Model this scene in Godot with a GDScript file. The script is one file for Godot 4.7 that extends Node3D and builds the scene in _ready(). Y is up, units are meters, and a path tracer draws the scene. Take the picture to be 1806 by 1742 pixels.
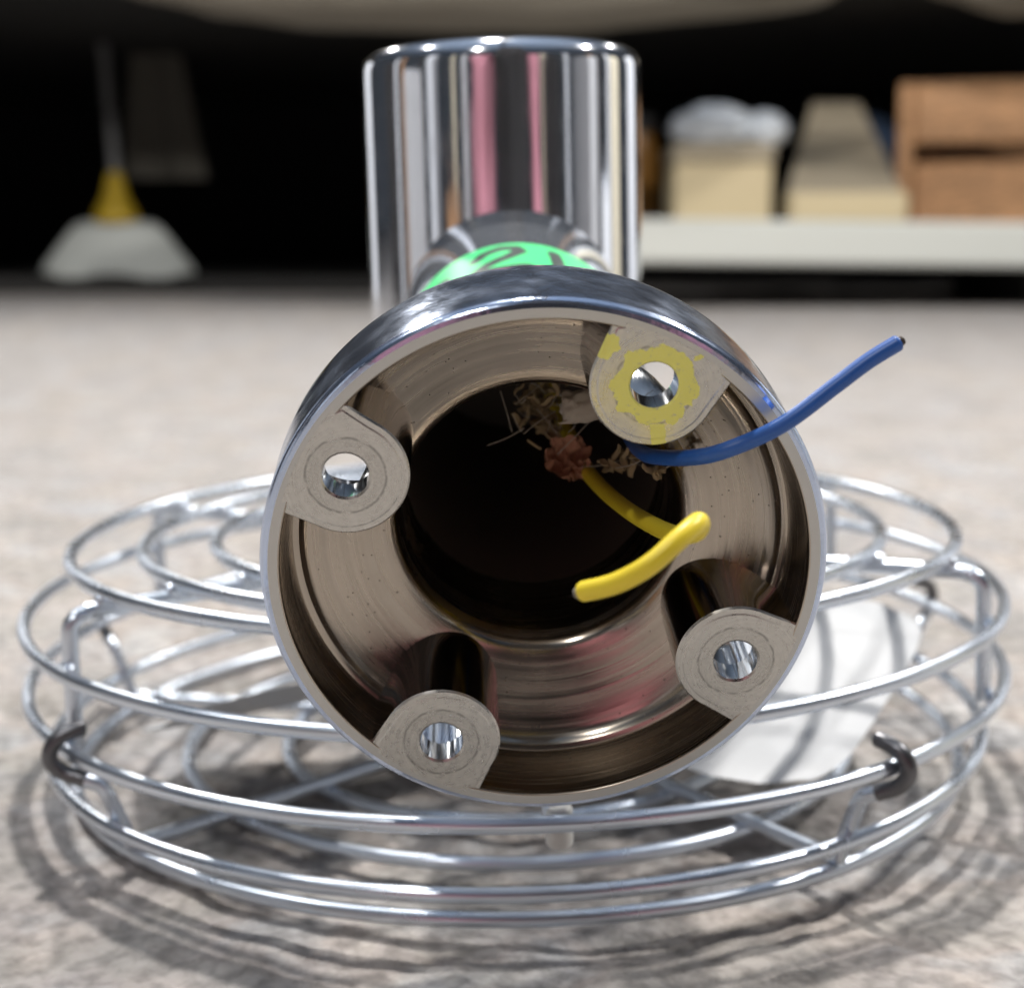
extends Node3D

const U := 0.115                      # one guard radius, in metres
const CAM_H := 1.0925                 # lens above the ground, in guard radii
const CAM_D := 3.095                  # lens to motor axis, in guard radii

var rng := RandomNumberGenerator.new()
var used := {}
var mats := {}

# ---------------------------------------------------------------- helpers
func numbered(called: String) -> String:
	var n: int = used.get(called, 0)
	used[called] = n + 1
	return called if n == 0 else "%s_%03d" % [called, n]

func tag(o: Node, label := "", category := "", group := "", kind := "") -> void:
	if label: o.set_meta("label", label)
	if category: o.set_meta("category", category)
	if group: o.set_meta("group", group)
	if kind: o.set_meta("kind", kind)

func thing(called: String, label: String, category: String, at := Vector3.ZERO, turn := 0.0, group := "") -> Node3D:
	var o := Node3D.new()
	o.name = numbered(called)
	add_child(o)
	o.position = at
	o.rotation.y = turn
	tag(o, label, category, group)
	return o

func part(called: String, mesh: Mesh, mat: Material, parent: Node, at := Transform3D.IDENTITY) -> MeshInstance3D:
	var o := MeshInstance3D.new()
	o.mesh = mesh
	o.material_override = mat
	o.transform = at
	o.name = called
	parent.add_child(o, true)
	return o

func lin(r: float, g: float, b: float) -> Color:
	return Color(r, g, b).linear_to_srgb()

func std(key: String, c: Color, rough := 0.6, metal := 0.0) -> StandardMaterial3D:
	if mats.has(key): return mats[key]
	var m := StandardMaterial3D.new()
	m.resource_name = key
	m.albedo_color = c
	m.roughness = rough
	m.metallic = metal
	mats[key] = m
	return m

func noise_tex(freq: float, size := 512, oct := 4, lo := 0.0, hi := 1.0, sd := 1, type := FastNoiseLite.TYPE_SIMPLEX_SMOOTH, normal := 0.0) -> NoiseTexture2D:
	var n := FastNoiseLite.new()
	n.noise_type = type
	n.seed = sd
	n.frequency = freq
	n.fractal_octaves = oct
	var t := NoiseTexture2D.new()
	t.width = size
	t.height = size
	t.seamless = true
	t.noise = n
	if normal > 0.0:
		t.as_normal_map = true
		t.bump_strength = normal
	else:
		var g := Gradient.new()
		g.set_color(0, Color(lo, lo, lo))
		g.set_color(1, Color(hi, hi, hi))
		t.color_ramp = g
	return t

func tri(st: SurfaceTool, p: Array, n: Array, t: Array) -> void:
	var face: Vector3 = (p[2] - p[0]).cross(p[1] - p[0])
	var order := [0, 1, 2]
	if face.dot(n[0] + n[1] + n[2]) < 0.0: order = [0, 2, 1]
	for k in order:
		st.set_normal(n[k])
		st.set_uv(t[k])
		st.add_vertex(p[k])

func begin() -> SurfaceTool:
	var st := SurfaceTool.new()
	st.begin(Mesh.PRIMITIVE_TRIANGLES)
	return st

func done(st: SurfaceTool) -> ArrayMesh:
	st.index()
	st.generate_tangents()
	return st.commit()

# rows x cols of points -> smooth sheet; normals from neighbours, flipped so that they agree with `out`
func sheet(st: SurfaceTool, rows: Array, wrap := false, flip := false, us := 1.0, vs := 1.0) -> void:
	var nr := rows.size()
	var nc: int = rows[0].size()
	var nor := []
	for i in nr:
		var line := []
		for j in nc:
			var ja := (j + nc - 2) % (nc - 1) if wrap and j == 0 else maxi(j - 1, 0)
			var jb := 1 if wrap and j == nc - 1 else mini(j + 1, nc - 1)
			var dj: Vector3 = rows[i][jb] - rows[i][ja]
			var di: Vector3 = rows[mini(i + 1, nr - 1)][j] - rows[maxi(i - 1, 0)][j]
			if dj.length() < 1e-9:
				dj = rows[mini(i + 1, nr - 1)][jb] - rows[mini(i + 1, nr - 1)][ja] if i == 0 else rows[i - 1][jb] - rows[i - 1][ja]
			if di.length() < 1e-9: di = Vector3.UP
			var n := di.cross(dj).normalized()
			line.append(-n if flip else n)
		nor.append(line)
	for i in nr - 1:
		for j in nc - 1:
			var q := [rows[i][j], rows[i][j + 1], rows[i + 1][j + 1], rows[i + 1][j]]
			var m := [nor[i][j], nor[i][j + 1], nor[i + 1][j + 1], nor[i + 1][j]]
			var t := []
			for k in [[i, j], [i, j + 1], [i + 1, j + 1], [i + 1, j]]:
				t.append(Vector2(us * k[1] / float(nc - 1), vs * k[0] / float(nr - 1)))
			tri(st, [q[0], q[1], q[2]], [m[0], m[1], m[2]], [t[0], t[1], t[2]])
			tri(st, [q[0], q[2], q[3]], [m[0], m[2], m[3]], [t[0], t[2], t[3]])

# profile points (radius, height along the axis) turned round the axis; normals point to the left of travel when side = 1
func turn_profile(st: SurfaceTool, prof: Array, segs: int, axis_z := false, side := 1.0, scale := U, skip = null, v0 := 0.0, v1 := 1.0) -> void:
	var len := [0.0]
	for i in range(1, prof.size()): len.append(len[-1] + (prof[i] - prof[i - 1]).length())
	var nor := []
	for i in prof.size():
		var d: Vector2 = (prof[mini(i + 1, prof.size() - 1)] - prof[maxi(i - 1, 0)]).normalized()
		nor.append(Vector2(d.y, -d.x) * side)
	var put := func(v: Vector2, a: float) -> Vector3:
		return Vector3(v.x * cos(a), v.x * sin(a), v.y) if axis_z else Vector3(v.x * cos(a), v.y, v.x * sin(a))
	for i in prof.size() - 1:
		for j in segs:
			var p := []
			var n := []
			var t := []
			for k in [[i, j], [i, j + 1], [i + 1, j + 1], [i + 1, j]]:
				var a: float = TAU * k[1] / segs
				p.append(put.call(prof[k[0]], a) * scale)
				n.append(put.call(nor[k[0]], a))
				t.append(Vector2(float(k[1]) / segs, lerpf(v0, v1, len[k[0]] / maxf(len[-1], 1e-6))))
			if skip != null and (skip.call(p[0]) or skip.call(p[1]) or skip.call(p[2]) or skip.call(p[3])): continue
			tri(st, [p[0], p[1], p[2]], [n[0], n[1], n[2]], [t[0], t[1], t[2]])
			tri(st, [p[0], p[2], p[3]], [n[0], n[2], n[3]], [t[0], t[2], t[3]])

# rounded polyline helper: Catmull-Rom through points
func curve(points: Array, per := 8) -> Array:
	var out := []
	var n := points.size()
	for i in n - 1:
		var a: Vector3 = points[maxi(i - 1, 0)]
		var b: Vector3 = points[i]
		var c: Vector3 = points[i + 1]
		var d: Vector3 = points[mini(i + 2, n - 1)]
		for k in per:
			out.append(b.cubic_interpolate(c, a, d, float(k) / per))
	out.append(points[n - 1])
	return out

func tube(st: SurfaceTool, pts: Array, r: float, segs := 12, closed := false, cap := true, round_cap := false) -> void:
	var n := pts.size()
	var tan := []
	for i in n:
		var a: Vector3 = pts[(i + n - 1) % n] if closed else pts[maxi(i - 1, 0)]
		var b: Vector3 = pts[(i + 1) % n] if closed else pts[mini(i + 1, n - 1)]
		tan.append((b - a).normalized())
	var side: Vector3 = tan[0].cross(Vector3.UP)
	if side.length() < 0.1: side = tan[0].cross(Vector3.RIGHT)
	side = side.normalized()
	var rings := []
	var total := 0.0
	var lens := []
	for i in n + (1 if closed else 0):
		var k := i % n
		side = (side - tan[k] * side.dot(tan[k])).normalized()
		var up: Vector3 = tan[k].cross(side)
		if i > 0: total += (pts[k] - pts[(k + n - 1) % n]).length()
		lens.append(total)
		var line := []
		for j in segs + 1:
			var a := TAU * j / segs
			var d := side * cos(a) + up * sin(a)
			line.append([pts[k] + d * r, d])
		rings.append(line)
	for i in rings.size() - 1:
		for j in segs:
			var p := [rings[i][j], rings[i][j + 1], rings[i + 1][j + 1], rings[i + 1][j]]
			var t := [Vector2(float(j) / segs, lens[i] / (r * 6.0)), Vector2(float(j + 1) / segs, lens[i] / (r * 6.0)), Vector2(float(j + 1) / segs, lens[i + 1] / (r * 6.0)), Vector2(float(j) / segs, lens[i + 1] / (r * 6.0))]
			tri(st, [p[0][0], p[1][0], p[2][0]], [p[0][1], p[1][1], p[2][1]], [t[0], t[1], t[2]])
			tri(st, [p[0][0], p[2][0], p[3][0]], [p[0][1], p[2][1], p[3][1]], [t[0], t[2], t[3]])
	if closed or not cap: return
	for e in [0, rings.size() - 1]:
		var dir: Vector3 = tan[n - 1] if e else -tan[0]
		var c: Vector3 = pts[n - 1] if e else pts[0]
		if round_cap:
			var last: Array = rings[e]
			for s in range(1, 4):
				var a := s * PI / 6.0
				var line := []
				for j in segs + 1:
					var d: Vector3 = rings[e][j][1]
					line.append([c + d * r * cos(a) + dir * r * 0.6 * sin(a), (d * cos(a) + dir * sin(a)).normalized()])
				for j in segs:
					var p := [last[j], last[j + 1], line[j + 1], line[j]]
					var t := [Vector2.ZERO, Vector2.ZERO, Vector2.ZERO]
					tri(st, [p[0][0], p[1][0], p[2][0]], [p[0][1], p[1][1], p[2][1]], t)
					if s < 3: tri(st, [p[0][0], p[2][0], p[3][0]], [p[0][1], p[2][1], p[3][1]], t)
				last = line
			continue
		for j in segs:
			tri(st, [c, rings[e][j][0], rings[e][j + 1][0]], [dir, dir, dir], [Vector2.ZERO, Vector2.ZERO, Vector2.ZERO])

# a box with chamfered edges, centred on x and z, standing on y = 0
func block(st: SurfaceTool, size: Vector3, bev := 0.004, at := Transform3D.IDENTITY) -> void:
	var h := size / 2.0
	var c := h - Vector3.ONE * bev
	var pt := func(sx: float, sy: float, sz: float, axis: int) -> Vector3:
		var v := Vector3(sx * c.x, sy * c.y, sz * c.z)
		v[axis] = [sx, sy, sz][axis] * h[axis]
		return at * (v + Vector3(0, h.y, 0))
	var flat := func(q: Array) -> void:
		var n: Vector3 = (q[2] - q[0]).cross(q[1] - q[0]).normalized()
		var mid: Vector3 = (q[0] + q[1] + q[2]) / 3.0
		if n.dot(mid - at * Vector3(0, h.y, 0)) < 0: n = -n
		tri(st, [q[0], q[1], q[2]], [n, n, n], [Vector2(0, 0), Vector2(1, 0), Vector2(1, 1)])
		if q.size() > 3: tri(st, [q[0], q[2], q[3]], [n, n, n], [Vector2(0, 0), Vector2(1, 1), Vector2(0, 1)])
	for s in [-1.0, 1.0]:
		flat.call([pt.call(s, -1, -1, 0), pt.call(s, 1, -1, 0), pt.call(s, 1, 1, 0), pt.call(s, -1, 1, 0)])
		flat.call([pt.call(-1, s, -1, 1), pt.call(1, s, -1, 1), pt.call(1, s, 1, 1), pt.call(-1, s, 1, 1)])
		flat.call([pt.call(-1, -1, s, 2), pt.call(1, -1, s, 2), pt.call(1, 1, s, 2), pt.call(-1, 1, s, 2)])
		for u in [-1.0, 1.0]:
			flat.call([pt.call(s, u, -1, 0), pt.call(s, u, 1, 0), pt.call(s, u, 1, 1), pt.call(s, u, -1, 1)])
			flat.call([pt.call(s, -1, u, 0), pt.call(s, 1, u, 0), pt.call(s, 1, u, 2), pt.call(s, -1, u, 2)])
			flat.call([pt.call(-1, s, u, 1), pt.call(1, s, u, 1), pt.call(1, s, u, 2), pt.call(-1, s, u, 2)])
			for w in [-1.0, 1.0]:
				flat.call([pt.call(s, u, w, 0), pt.call(s, u, w, 1), pt.call(s, u, w, 2)])

func box_mesh(size: Vector3, bev := 0.004) -> ArrayMesh:
	var st := begin()
	block(st, size, bev)
	return done(st)

# a lumpy closed body: ellipsoid pushed in and out by noise
func lump(size: Vector3, rough_amount: float, freq: float, sd: int, rings := 20, segs := 32, flat_bottom := -1.0) -> ArrayMesh:
	var n := FastNoiseLite.new()
	n.seed = sd
	n.frequency = freq
	n.fractal_octaves = 3
	var rows := []
	for i in rings + 1:
		var line := []
		for j in segs + 1:
			var a := TAU * (j % segs) / segs
			var b := PI * i / rings
			var d := Vector3(sin(b) * cos(a), cos(b), sin(b) * sin(a))
			var v := d * size * (1.0 + rough_amount * n.get_noise_3dv(d * 10.0))
			v.y = maxf(v.y, flat_bottom * size.y)
			line.append(v)
		rows.append(line)
	var st := begin()
	sheet(st, rows, true, false)
	return done(st)

# ---------------------------------------------------------------- materials
func make_materials() -> void:
	var m := std("chrome", Color(0.94, 0.95, 0.97), 1.0, 0.98)
	m.roughness_texture = noise_tex(0.012, 512, 5, 0.02, 0.16, 3)
	m.roughness_texture_channel = BaseMaterial3D.TEXTURE_CHANNEL_RED
	m.uv1_triplanar = true
	m.uv1_scale = Vector3.ONE * 14.0
	m = std("stained_chrome", Color(0.78, 0.83, 0.92), 1.0, 0.96)
	m.roughness_texture = noise_tex(0.01, 512, 6, 0.03, 0.27, 9)
	m.roughness_texture_channel = BaseMaterial3D.TEXTURE_CHANNEL_RED
	m.normal_enabled = true
	m.normal_texture = noise_tex(0.018, 512, 5, 0, 1, 11, FastNoiseLite.TYPE_SIMPLEX_SMOOTH, 6.0)
	m.normal_scale = 0.12
	m.uv1_triplanar = true
	m.uv1_scale = Vector3.ONE * 16.0
	m = std("dusty_chrome", Color(0.93, 0.95, 0.98), 1.0, 0.90)
	m.roughness_texture = noise_tex(0.02, 512, 6, 0.0, 0.16, 19)
	m.roughness_texture_channel = BaseMaterial3D.TEXTURE_CHANNEL_RED
	m.uv1_triplanar = true
	m.uv1_scale = Vector3.ONE * 18.0
	m = std("bright_hole", Color(0.9, 0.91, 0.92), 0.12, 1.0)
	m = std("galvanised_wire", Color(0.84, 0.87, 0.91), 1.0, 1.0)
	m.roughness_texture = noise_tex(0.008, 256, 3, 0.22, 0.36, 5)
	m.roughness_texture_channel = BaseMaterial3D.TEXTURE_CHANNEL_RED
	m.uv1_triplanar = true
	m.uv1_scale = Vector3.ONE * 25.0
	m = std("dark_hook", Color(0.42, 0.42, 0.43), 0.34, 1.0)
	m = std("dull_steel", Color(0.45, 0.44, 0.43), 0.45, 0.9)
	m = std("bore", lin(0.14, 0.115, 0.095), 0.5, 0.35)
	m = std("white_blade", lin(0.46, 0.47, 0.48), 0.4)
	m = std("yellow_plastic", lin(0.86, 0.67, 0.04), 0.38)
	m = std("blue_plastic", lin(0.025, 0.11, 0.40), 0.36)
	m = std("copper", lin(0.06, 0.045, 0.035), 0.5, 0.4)
	m = std("core_dark", lin(0.22, 0.20, 0.17), 0.6)
	m = std("dried_leaf", lin(0.42, 0.20, 0.12), 0.8)
	m.vertex_color_use_as_albedo = false
	m.backlight_enabled = true
	m.backlight = Color(0.2, 0.1, 0.06)
	m = std("dust", lin(0.36, 0.27, 0.15), 0.95)
	m = std("sleeve", lin(0.42, 0.37, 0.30), 0.6)
	m = std("clear_plastic", Color(0.8, 0.8, 0.78), 0.3)
	m = std("white_board", lin(0.55, 0.56, 0.52), 0.55)
	m = std("dark_cloth", lin(0.012, 0.011, 0.012), 0.95)
	m = std("dark_panel", lin(0.13, 0.12, 0.10), 0.85)
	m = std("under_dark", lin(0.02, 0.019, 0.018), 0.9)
	m = std("beige_cloth", lin(0.19, 0.17, 0.135), 0.9)
	m = std("cream_card", lin(0.58, 0.48, 0.30), 0.7)
	m = std("cream_card_dull", lin(0.34, 0.29, 0.21), 0.75)
	m = std("orange_wood", lin(0.58, 0.33, 0.16), 0.6)
	m.albedo_texture = wood_image()
	m.uv1_triplanar = true
	m.uv1_scale = Vector3.ONE * 3.0
	m = std("white_plastic", lin(0.72, 0.76, 0.80), 0.22)
	m = std("grey_stick", lin(0.20, 0.20, 0.20), 0.5)
	m = std("broom_yellow", lin(0.62, 0.42, 0.03), 0.5)
	m = std("broom_white", lin(0.44, 0.46, 0.44), 0.75)
	m = std("pink_cloth", lin(0.55, 0.24, 0.30), 0.9)
	m = std("brown_card", lin(0.36, 0.20, 0.10), 0.8)
	m = std("grey_card", lin(0.45, 0.46, 0.48), 0.7)
	m = std("cream_paint", lin(0.60, 0.55, 0.42), 0.6)
	m = std("pale_paint", lin(0.70, 0.73, 0.78), 0.5)
	m = std("cable", lin(0.02, 0.02, 0.02), 0.6)
	m = std("socket_white", lin(0.7, 0.7, 0.68), 0.4)
	m = std("bulb_glow", Color(1, 1, 1), 0.4)
	m.emission_enabled = true
	m.emission = Color(0.90, 0.95, 1.0)
	m.emission_energy_multiplier = 55.0

func wood_image() -> ImageTexture:
	var n := FastNoiseLite.new()
	n.seed = 4
	n.frequency = 0.02
	var im := Image.create(256, 256, false, Image.FORMAT_RGB8)
	for y in 256:
		for x in 256:
			var v := 0.86 + 0.14 * sin(6.0 * n.get_noise_2d(x * 0.25, y * 2.2) * 4.0)
			im.set_pixel(x, y, Color(v, v * 0.97, v * 0.94))
	return ImageTexture.create_from_image(im)

# the face of a screw boss: scuffed by a washer, and yellow paint on one of them (x, y of the texture: 0.2 units wide)
func boss_images(painted: bool, sd: int) -> Array:
	var n := FastNoiseLite.new()
	n.seed = sd
	n.frequency = 0.035
	n.fractal_octaves = 4
	var fine := FastNoiseLite.new()
	fine.seed = sd + 7
	fine.frequency = 0.12
	var size := 384
	var al := Image.create(size, size, false, Image.FORMAT_RGB8)
	var orm := Image.create(size, size, false, Image.FORMAT_RGB8)
	var hi := Image.create(size, size, false, Image.FORMAT_RGB8)
	for y in size:
		for x in size:
			var p := Vector2(x + 0.5, size - y - 0.5) / size * 0.22 - Vector2(0.11, 0.11)
			var off := p - Vector2(0.012, -0.006)
			var r := p.length()
			var a := n.get_noise_2d(x, y)
			var f := fine.get_noise_2d(x, y)
			# swirls left by the milling cutter
			var sw := n.get_noise_3d(cos(off.angle()) * 16.0, sin(off.angle()) * 16.0, off.length() * 9500.0 + 12.0 * a)
			var base := 0.82 + 0.05 * a + 0.05 * sw
			var col := Color(base, base * 0.99, base * 0.97)
			var rough := 0.30 + 0.08 * a + 0.08 * sw
			var metal := 1.0
			var up := 0.5 + 0.35 * sw + 0.10 * f
			var groove := absf(r - 0.0485 - 0.0016 * a)
			var deep := clampf(0.75 + 1.6 * a, 0.0, 1.0)
			if groove < 0.0024:
				col = col * lerpf(1.0, 0.72, deep * (1.0 - groove / 0.0024))
				up -= 0.5 * deep * (1.0 - groove / 0.0024)
			elif r < 0.0485:
				up -= 0.10
				col = col * (0.97 + 0.06 * f)
			if painted:
				var on := 0.0
				if r > 0.029 and r < 0.0500 + 0.012 * n.get_noise_2d(x * 0.45 + 90.0, y * 0.45): on = 0.74 + 0.22 * f + 0.50 * a + 0.10 * sw
				# two brush marks across the face, and a thin one by the rim
				var q := p - Vector2(0.006, -0.066)
				if absf(q.x + 0.1 * q.y) < 0.009 + 0.002 * f and absf(q.y) < 0.017: on = maxf(on, 0.95)
				q = p - Vector2(-0.058, 0.050)
				if q.length() < 0.015 + 0.008 * a: on = maxf(on, 0.9)
				q = p - Vector2(0.046, 0.046)
				if absf(q.length() - 0.014) < 0.003 and q.x > 0.0 and f > -0.3: on = maxf(on, 0.7)
				on = smoothstep(0.15, 0.62, on)
				col = col.lerp(Color(1.0, 0.99, 0.52 + 0.12 * absf(f)), on)
				metal = 1.0 - on
				rough = lerpf(rough, 0.55, on)
			al.set_pixel(x, y, col)
			orm.set_pixel(x, y, Color(1, clampf(rough, 0.12, 1), metal))
			hi.set_pixel(x, y, Color(up, up, up))
	hi.bump_map_to_normal_map(2.0)
	return [ImageTexture.create_from_image(al), ImageTexture.create_from_image(orm), ImageTexture.create_from_image(hi)]

func boss_material(painted: bool, sd: int) -> ORMMaterial3D:
	var pair := boss_images(painted, sd)
	var m := ORMMaterial3D.new()
	m.resource_name = "machined_boss"
	m.albedo_color = Color(0.94, 0.935, 0.925)
	m.albedo_texture = pair[0]
	m.orm_texture = pair[1]
	m.normal_enabled = true
	m.normal_texture = pair[2]
	m.normal_scale = 0.10
	return m

# the turned inside of the flange: rings left by the lathe, dark specks, a dried drip of glue
func bowl_material() -> ORMMaterial3D:
	var n := FastNoiseLite.new()
	n.seed = 31
	n.frequency = 0.02
	n.fractal_octaves = 4
	var s := FastNoiseLite.new()
	s.seed = 77
	s.frequency = 0.16
	var w := 1024
	var h := 384
	var al := Image.create(w, h, false, Image.FORMAT_RGB8)
	var orm := Image.create(w, h, false, Image.FORMAT_RGB8)
	var hi := Image.create(w, h, false, Image.FORMAT_RGB8)
	for y in h:
		var v := float(y) / h
		for x in w:
			var ang := TAU * x / w
			var ring := n.get_noise_3d(cos(ang) * 9.0, sin(ang) * 9.0, y * 4.2)
			var fine := n.get_noise_3d(cos(ang) * 30.0 + 200.0, sin(ang) * 30.0, y * 11.0)
			var cloud := n.get_noise_3d(cos(ang) * 60.0, sin(ang) * 60.0, y * 0.5 + 500.0)
			var speck := s.get_noise_2d(x * 1.0, y * 1.0)
			var c := 0.86 + 0.08 * ring + 0.06 * cloud
			var col := Color(c, c * 0.965, c * 0.92)
			var rough := 0.24 + 0.14 * ring + 0.12 * fine + 0.10 * cloud
			if speck > 0.62 and v > 0.2:
				col = col * 0.35
				rough += 0.3
			# dried glue, about 183 to 197 degrees round
			var along := (ang - 3.36) / 0.40
			if along > 0.0 and along < 1.0:
				var mid := 0.80 + 0.10 * along + 0.03 * sin(along * 9.0)
				var wide := 0.055 * (1.0 - along) * (0.7 + 0.5 * sin(along * 21.0)) + 0.02 + 0.05 * cloud
				if absf(v - mid) < wide:
					var k := 0.30 + 0.45 * smoothstep(0.03, 0.0, wide - absf(v - mid)) * clampf(0.6 + ring + fine, 0.0, 1.0)
					col = col.lerp(Color(0.45, 0.34, 0.16), k)
					rough += 0.18
			al.set_pixel(x, y, col)
			orm.set_pixel(x, y, Color(1, clampf(rough, 0.07, 1), 1.0))
			var g := 0.5 + 0.3 * ring + 0.25 * fine
			hi.set_pixel(x, y, Color(g, g, g))
	hi.bump_map_to_normal_map(1.6)
	var m := ORMMaterial3D.new()
	m.resource_name = "turned_nickel"
	m.albedo_color = Color(0.82, 0.80, 0.775)
	m.albedo_texture = ImageTexture.create_from_image(al)
	m.orm_texture = ImageTexture.create_from_image(orm)
	m.normal_enabled = true
	m.normal_texture = ImageTexture.create_from_image(hi)
	m.normal_scale = 0.20
	return m

func dist_seg(p: Vector2, a: Vector2, b: Vector2) -> float:
	return p.distance_to(Geometry2D.get_closest_point_to_segment(p, a, b))

# the green sticker with its marker strokes: 0 2 1
func sticker_material() -> StandardMaterial3D:
	var w := 512
	var h := 256
	var n := FastNoiseLite.new()
	n.seed = 5
	n.frequency = 0.3
	var strokes := [
		[Vector2(66, 176), Vector2(70, 136), Vector2(92, 112), Vector2(118, 118), Vector2(128, 150), Vector2(118, 200), Vector2(88, 214), Vector2(68, 190)],
		[Vector2(196, 98), Vector2(214, 74), Vector2(250, 58), Vector2(282, 62), Vector2(290, 86), Vector2(264, 116), Vector2(218, 150), Vector2(190, 182), Vector2(250, 188), Vector2(300, 178)],
		[Vector2(362, 70), Vector2(366, 110), Vector2(368, 190)]]
	var im := Image.create(w, h, false, Image.FORMAT_RGB8)
	for y in h:
		for x in w:
			var p := Vector2(x, (y - 20.0) / 0.72 + 58.0)
			var col := Color(0.26, 0.88, 0.52)
			var d := 99.0
			for st in strokes:
				for k in st.size() - 1: d = minf(d, dist_seg(p, st[k], st[k + 1]))
			var g := n.get_noise_2d(x, y)
			if d < 15.0 + 2.0 * g:
				col = Color(0.17, 0.17, 0.18) if g < 0.22 else Color(0.34, 0.48, 0.42)
			im.set_pixel(x, y, col)
	var m := StandardMaterial3D.new()
	m.resource_name = "green_sticker"
	m.albedo_texture = ImageTexture.create_from_image(im)
	m.roughness = 0.45
	return m

# ---------------------------------------------------------------- ground
func make_ground() -> void:
	var big := FastNoiseLite.new()
	big.seed = 12
	big.frequency = 18.0
	big.fractal_octaves = 3
	var small := FastNoiseLite.new()
	small.seed = 14
	small.frequency = 70.0
	small.fractal_octaves = 3
	var pit := FastNoiseLite.new()
	pit.noise_type = FastNoiseLite.TYPE_CELLULAR
	pit.seed = 3
	pit.frequency = 55.0
	var axis := func(lo: float, hi: float, fine_lo: float, fine_hi: float, step: float) -> Array:
		var a := []
		var v := fine_lo
		while v <= fine_hi:
			a.append(v)
			v += step
		var s := step
		v = fine_hi
		while v < hi:
			s *= 1.18
			v += s
			a.append(minf(v, hi))
		s = step
		v = fine_lo
		while v > lo:
			s *= 1.18
			v -= s
			a.push_front(maxf(v, lo))
		return a
	var xs: Array = axis.call(-9.0, 9.0, -0.22, 0.22, 0.0018)
	var zs: Array = axis.call(-9.0, 6.0, -0.24, 0.20, 0.0018)
	var verts := PackedVector3Array()
	var uvs := PackedVector2Array()
	var idx := PackedInt32Array()
	var cols := PackedColorArray()
	var stain := FastNoiseLite.new()
	stain.seed = 88
	stain.frequency = 9.0
	stain.fractal_octaves = 4
	var spot := FastNoiseLite.new()
	spot.seed = 61
	spot.frequency = 34.0
	spot.fractal_octaves = 3
	for z in zs:
		for x in xs:
			var y := 0.0018 * big.get_noise_2d(x, z) + 0.0004 * small.get_noise_2d(x, z)
			var c := pit.get_noise_2d(x, z)
			if c < -0.86: y -= 0.0014 * smoothstep(-0.86, -1.0, c)
			verts.append(Vector3(x, y - 0.0006, z))
			uvs.append(Vector2(x, z))
			var a := stain.get_noise_2d(x, z)
			var b := spot.get_noise_2d(x, z)
			var far := lerpf(1.0, 0.45, smoothstep(-0.12, -0.45, z))
			var k := 0.93 + far * (0.15 * a + 0.14 * b - 0.22 * smoothstep(0.30, 0.55, b) * smoothstep(-0.1, 0.3, a))
			if c < -0.9: k *= 0.75
			var warm := -0.008 + 0.03 * stain.get_noise_2d(x + 40.0, z * 1.3) + 0.02 * b
			cols.append(Color(k * (1.0 + warm), k, k * (1.01 - 1.5 * warm)))
	var nx := xs.size()
	for i in zs.size() - 1:
		for j in nx - 1:
			var a := i * nx + j
			idx.append_array([a, a + 1, a + nx + 1, a, a + nx + 1, a + nx])
	var arr := []
	arr.resize(Mesh.ARRAY_MAX)
	arr[Mesh.ARRAY_VERTEX] = verts
	arr[Mesh.ARRAY_TEX_UV] = uvs
	arr[Mesh.ARRAY_INDEX] = idx
	arr[Mesh.ARRAY_COLOR] = cols
	var st := SurfaceTool.new()
	st.create_from_arrays(arr)
	st.generate_normals()
	st.generate_tangents()
	var m := StandardMaterial3D.new()
	m.resource_name = "concrete"
	m.vertex_color_use_as_albedo = true
	m.roughness = 0.92
	m.metallic_specular = 0.3
	var t := noise_tex(0.006, 1024, 5, 0, 1, 40)
	var g := Gradient.new()
	g.offsets = PackedFloat32Array([0.0, 0.35, 0.55, 0.8, 1.0])
	g.colors = PackedColorArray([lin(0.31, 0.29, 0.27), lin(0.385, 0.36, 0.33), lin(0.43, 0.388, 0.355), lin(0.425, 0.415, 0.405), lin(0.48, 0.46, 0.43)])
	t.color_ramp = g
	m.albedo_texture = t
	m.uv1_scale = Vector3(3.1, 3.1, 3.1)
	m.detail_enabled = true
	m.detail_blend_mode = BaseMaterial3D.BLEND_MODE_MUL
	m.detail_albedo = noise_tex(0.045, 1024, 6, 0.74, 1.14, 41)
	m.detail_uv_layer = BaseMaterial3D.DETAIL_UV_1
	m.normal_enabled = true
	m.normal_texture = noise_tex(0.05, 1024, 5, 0, 1, 42, FastNoiseLite.TYPE_SIMPLEX_SMOOTH, 8.0)
	m.normal_scale = 0.5
	var o := part("ground", st.commit(), m, self)
	tag(o, "rough beige concrete ground under and behind the wire guard", "ground", "", "structure")

# ---------------------------------------------------------------- the fan
var fan: Node3D
var flange_frame: Transform3D

func fy(h: float) -> float: return (1.07 - h) * U     # height from the fit's depth below the lens

func ring(called: String, r: float, h: float, wob: float, sd: int, wire := 0.0135) -> void:
	var pts := []
	var n := 180
	for k in n:
		var a := TAU * k / n
		var rr := r + wob * sin(2.0 * a + sd) + wob * 0.5 * sin(3.0 * a + sd * 2.1)
		pts.append(Vector3(rr * cos(a) * U, fy(h + wob * 0.6 * sin(2.0 * a + sd * 1.7)), rr * sin(a) * U))
	var st := begin()
	tube(st, pts, wire * U, 14, true)
	part(called, done(st), mats["galvanised_wire"], fan)

func polar(r: float, deg: float, h: float) -> Vector3:
	return Vector3(r * cos(deg_to_rad(deg)) * U, fy(h), r * sin(deg_to_rad(deg)) * U)

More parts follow.
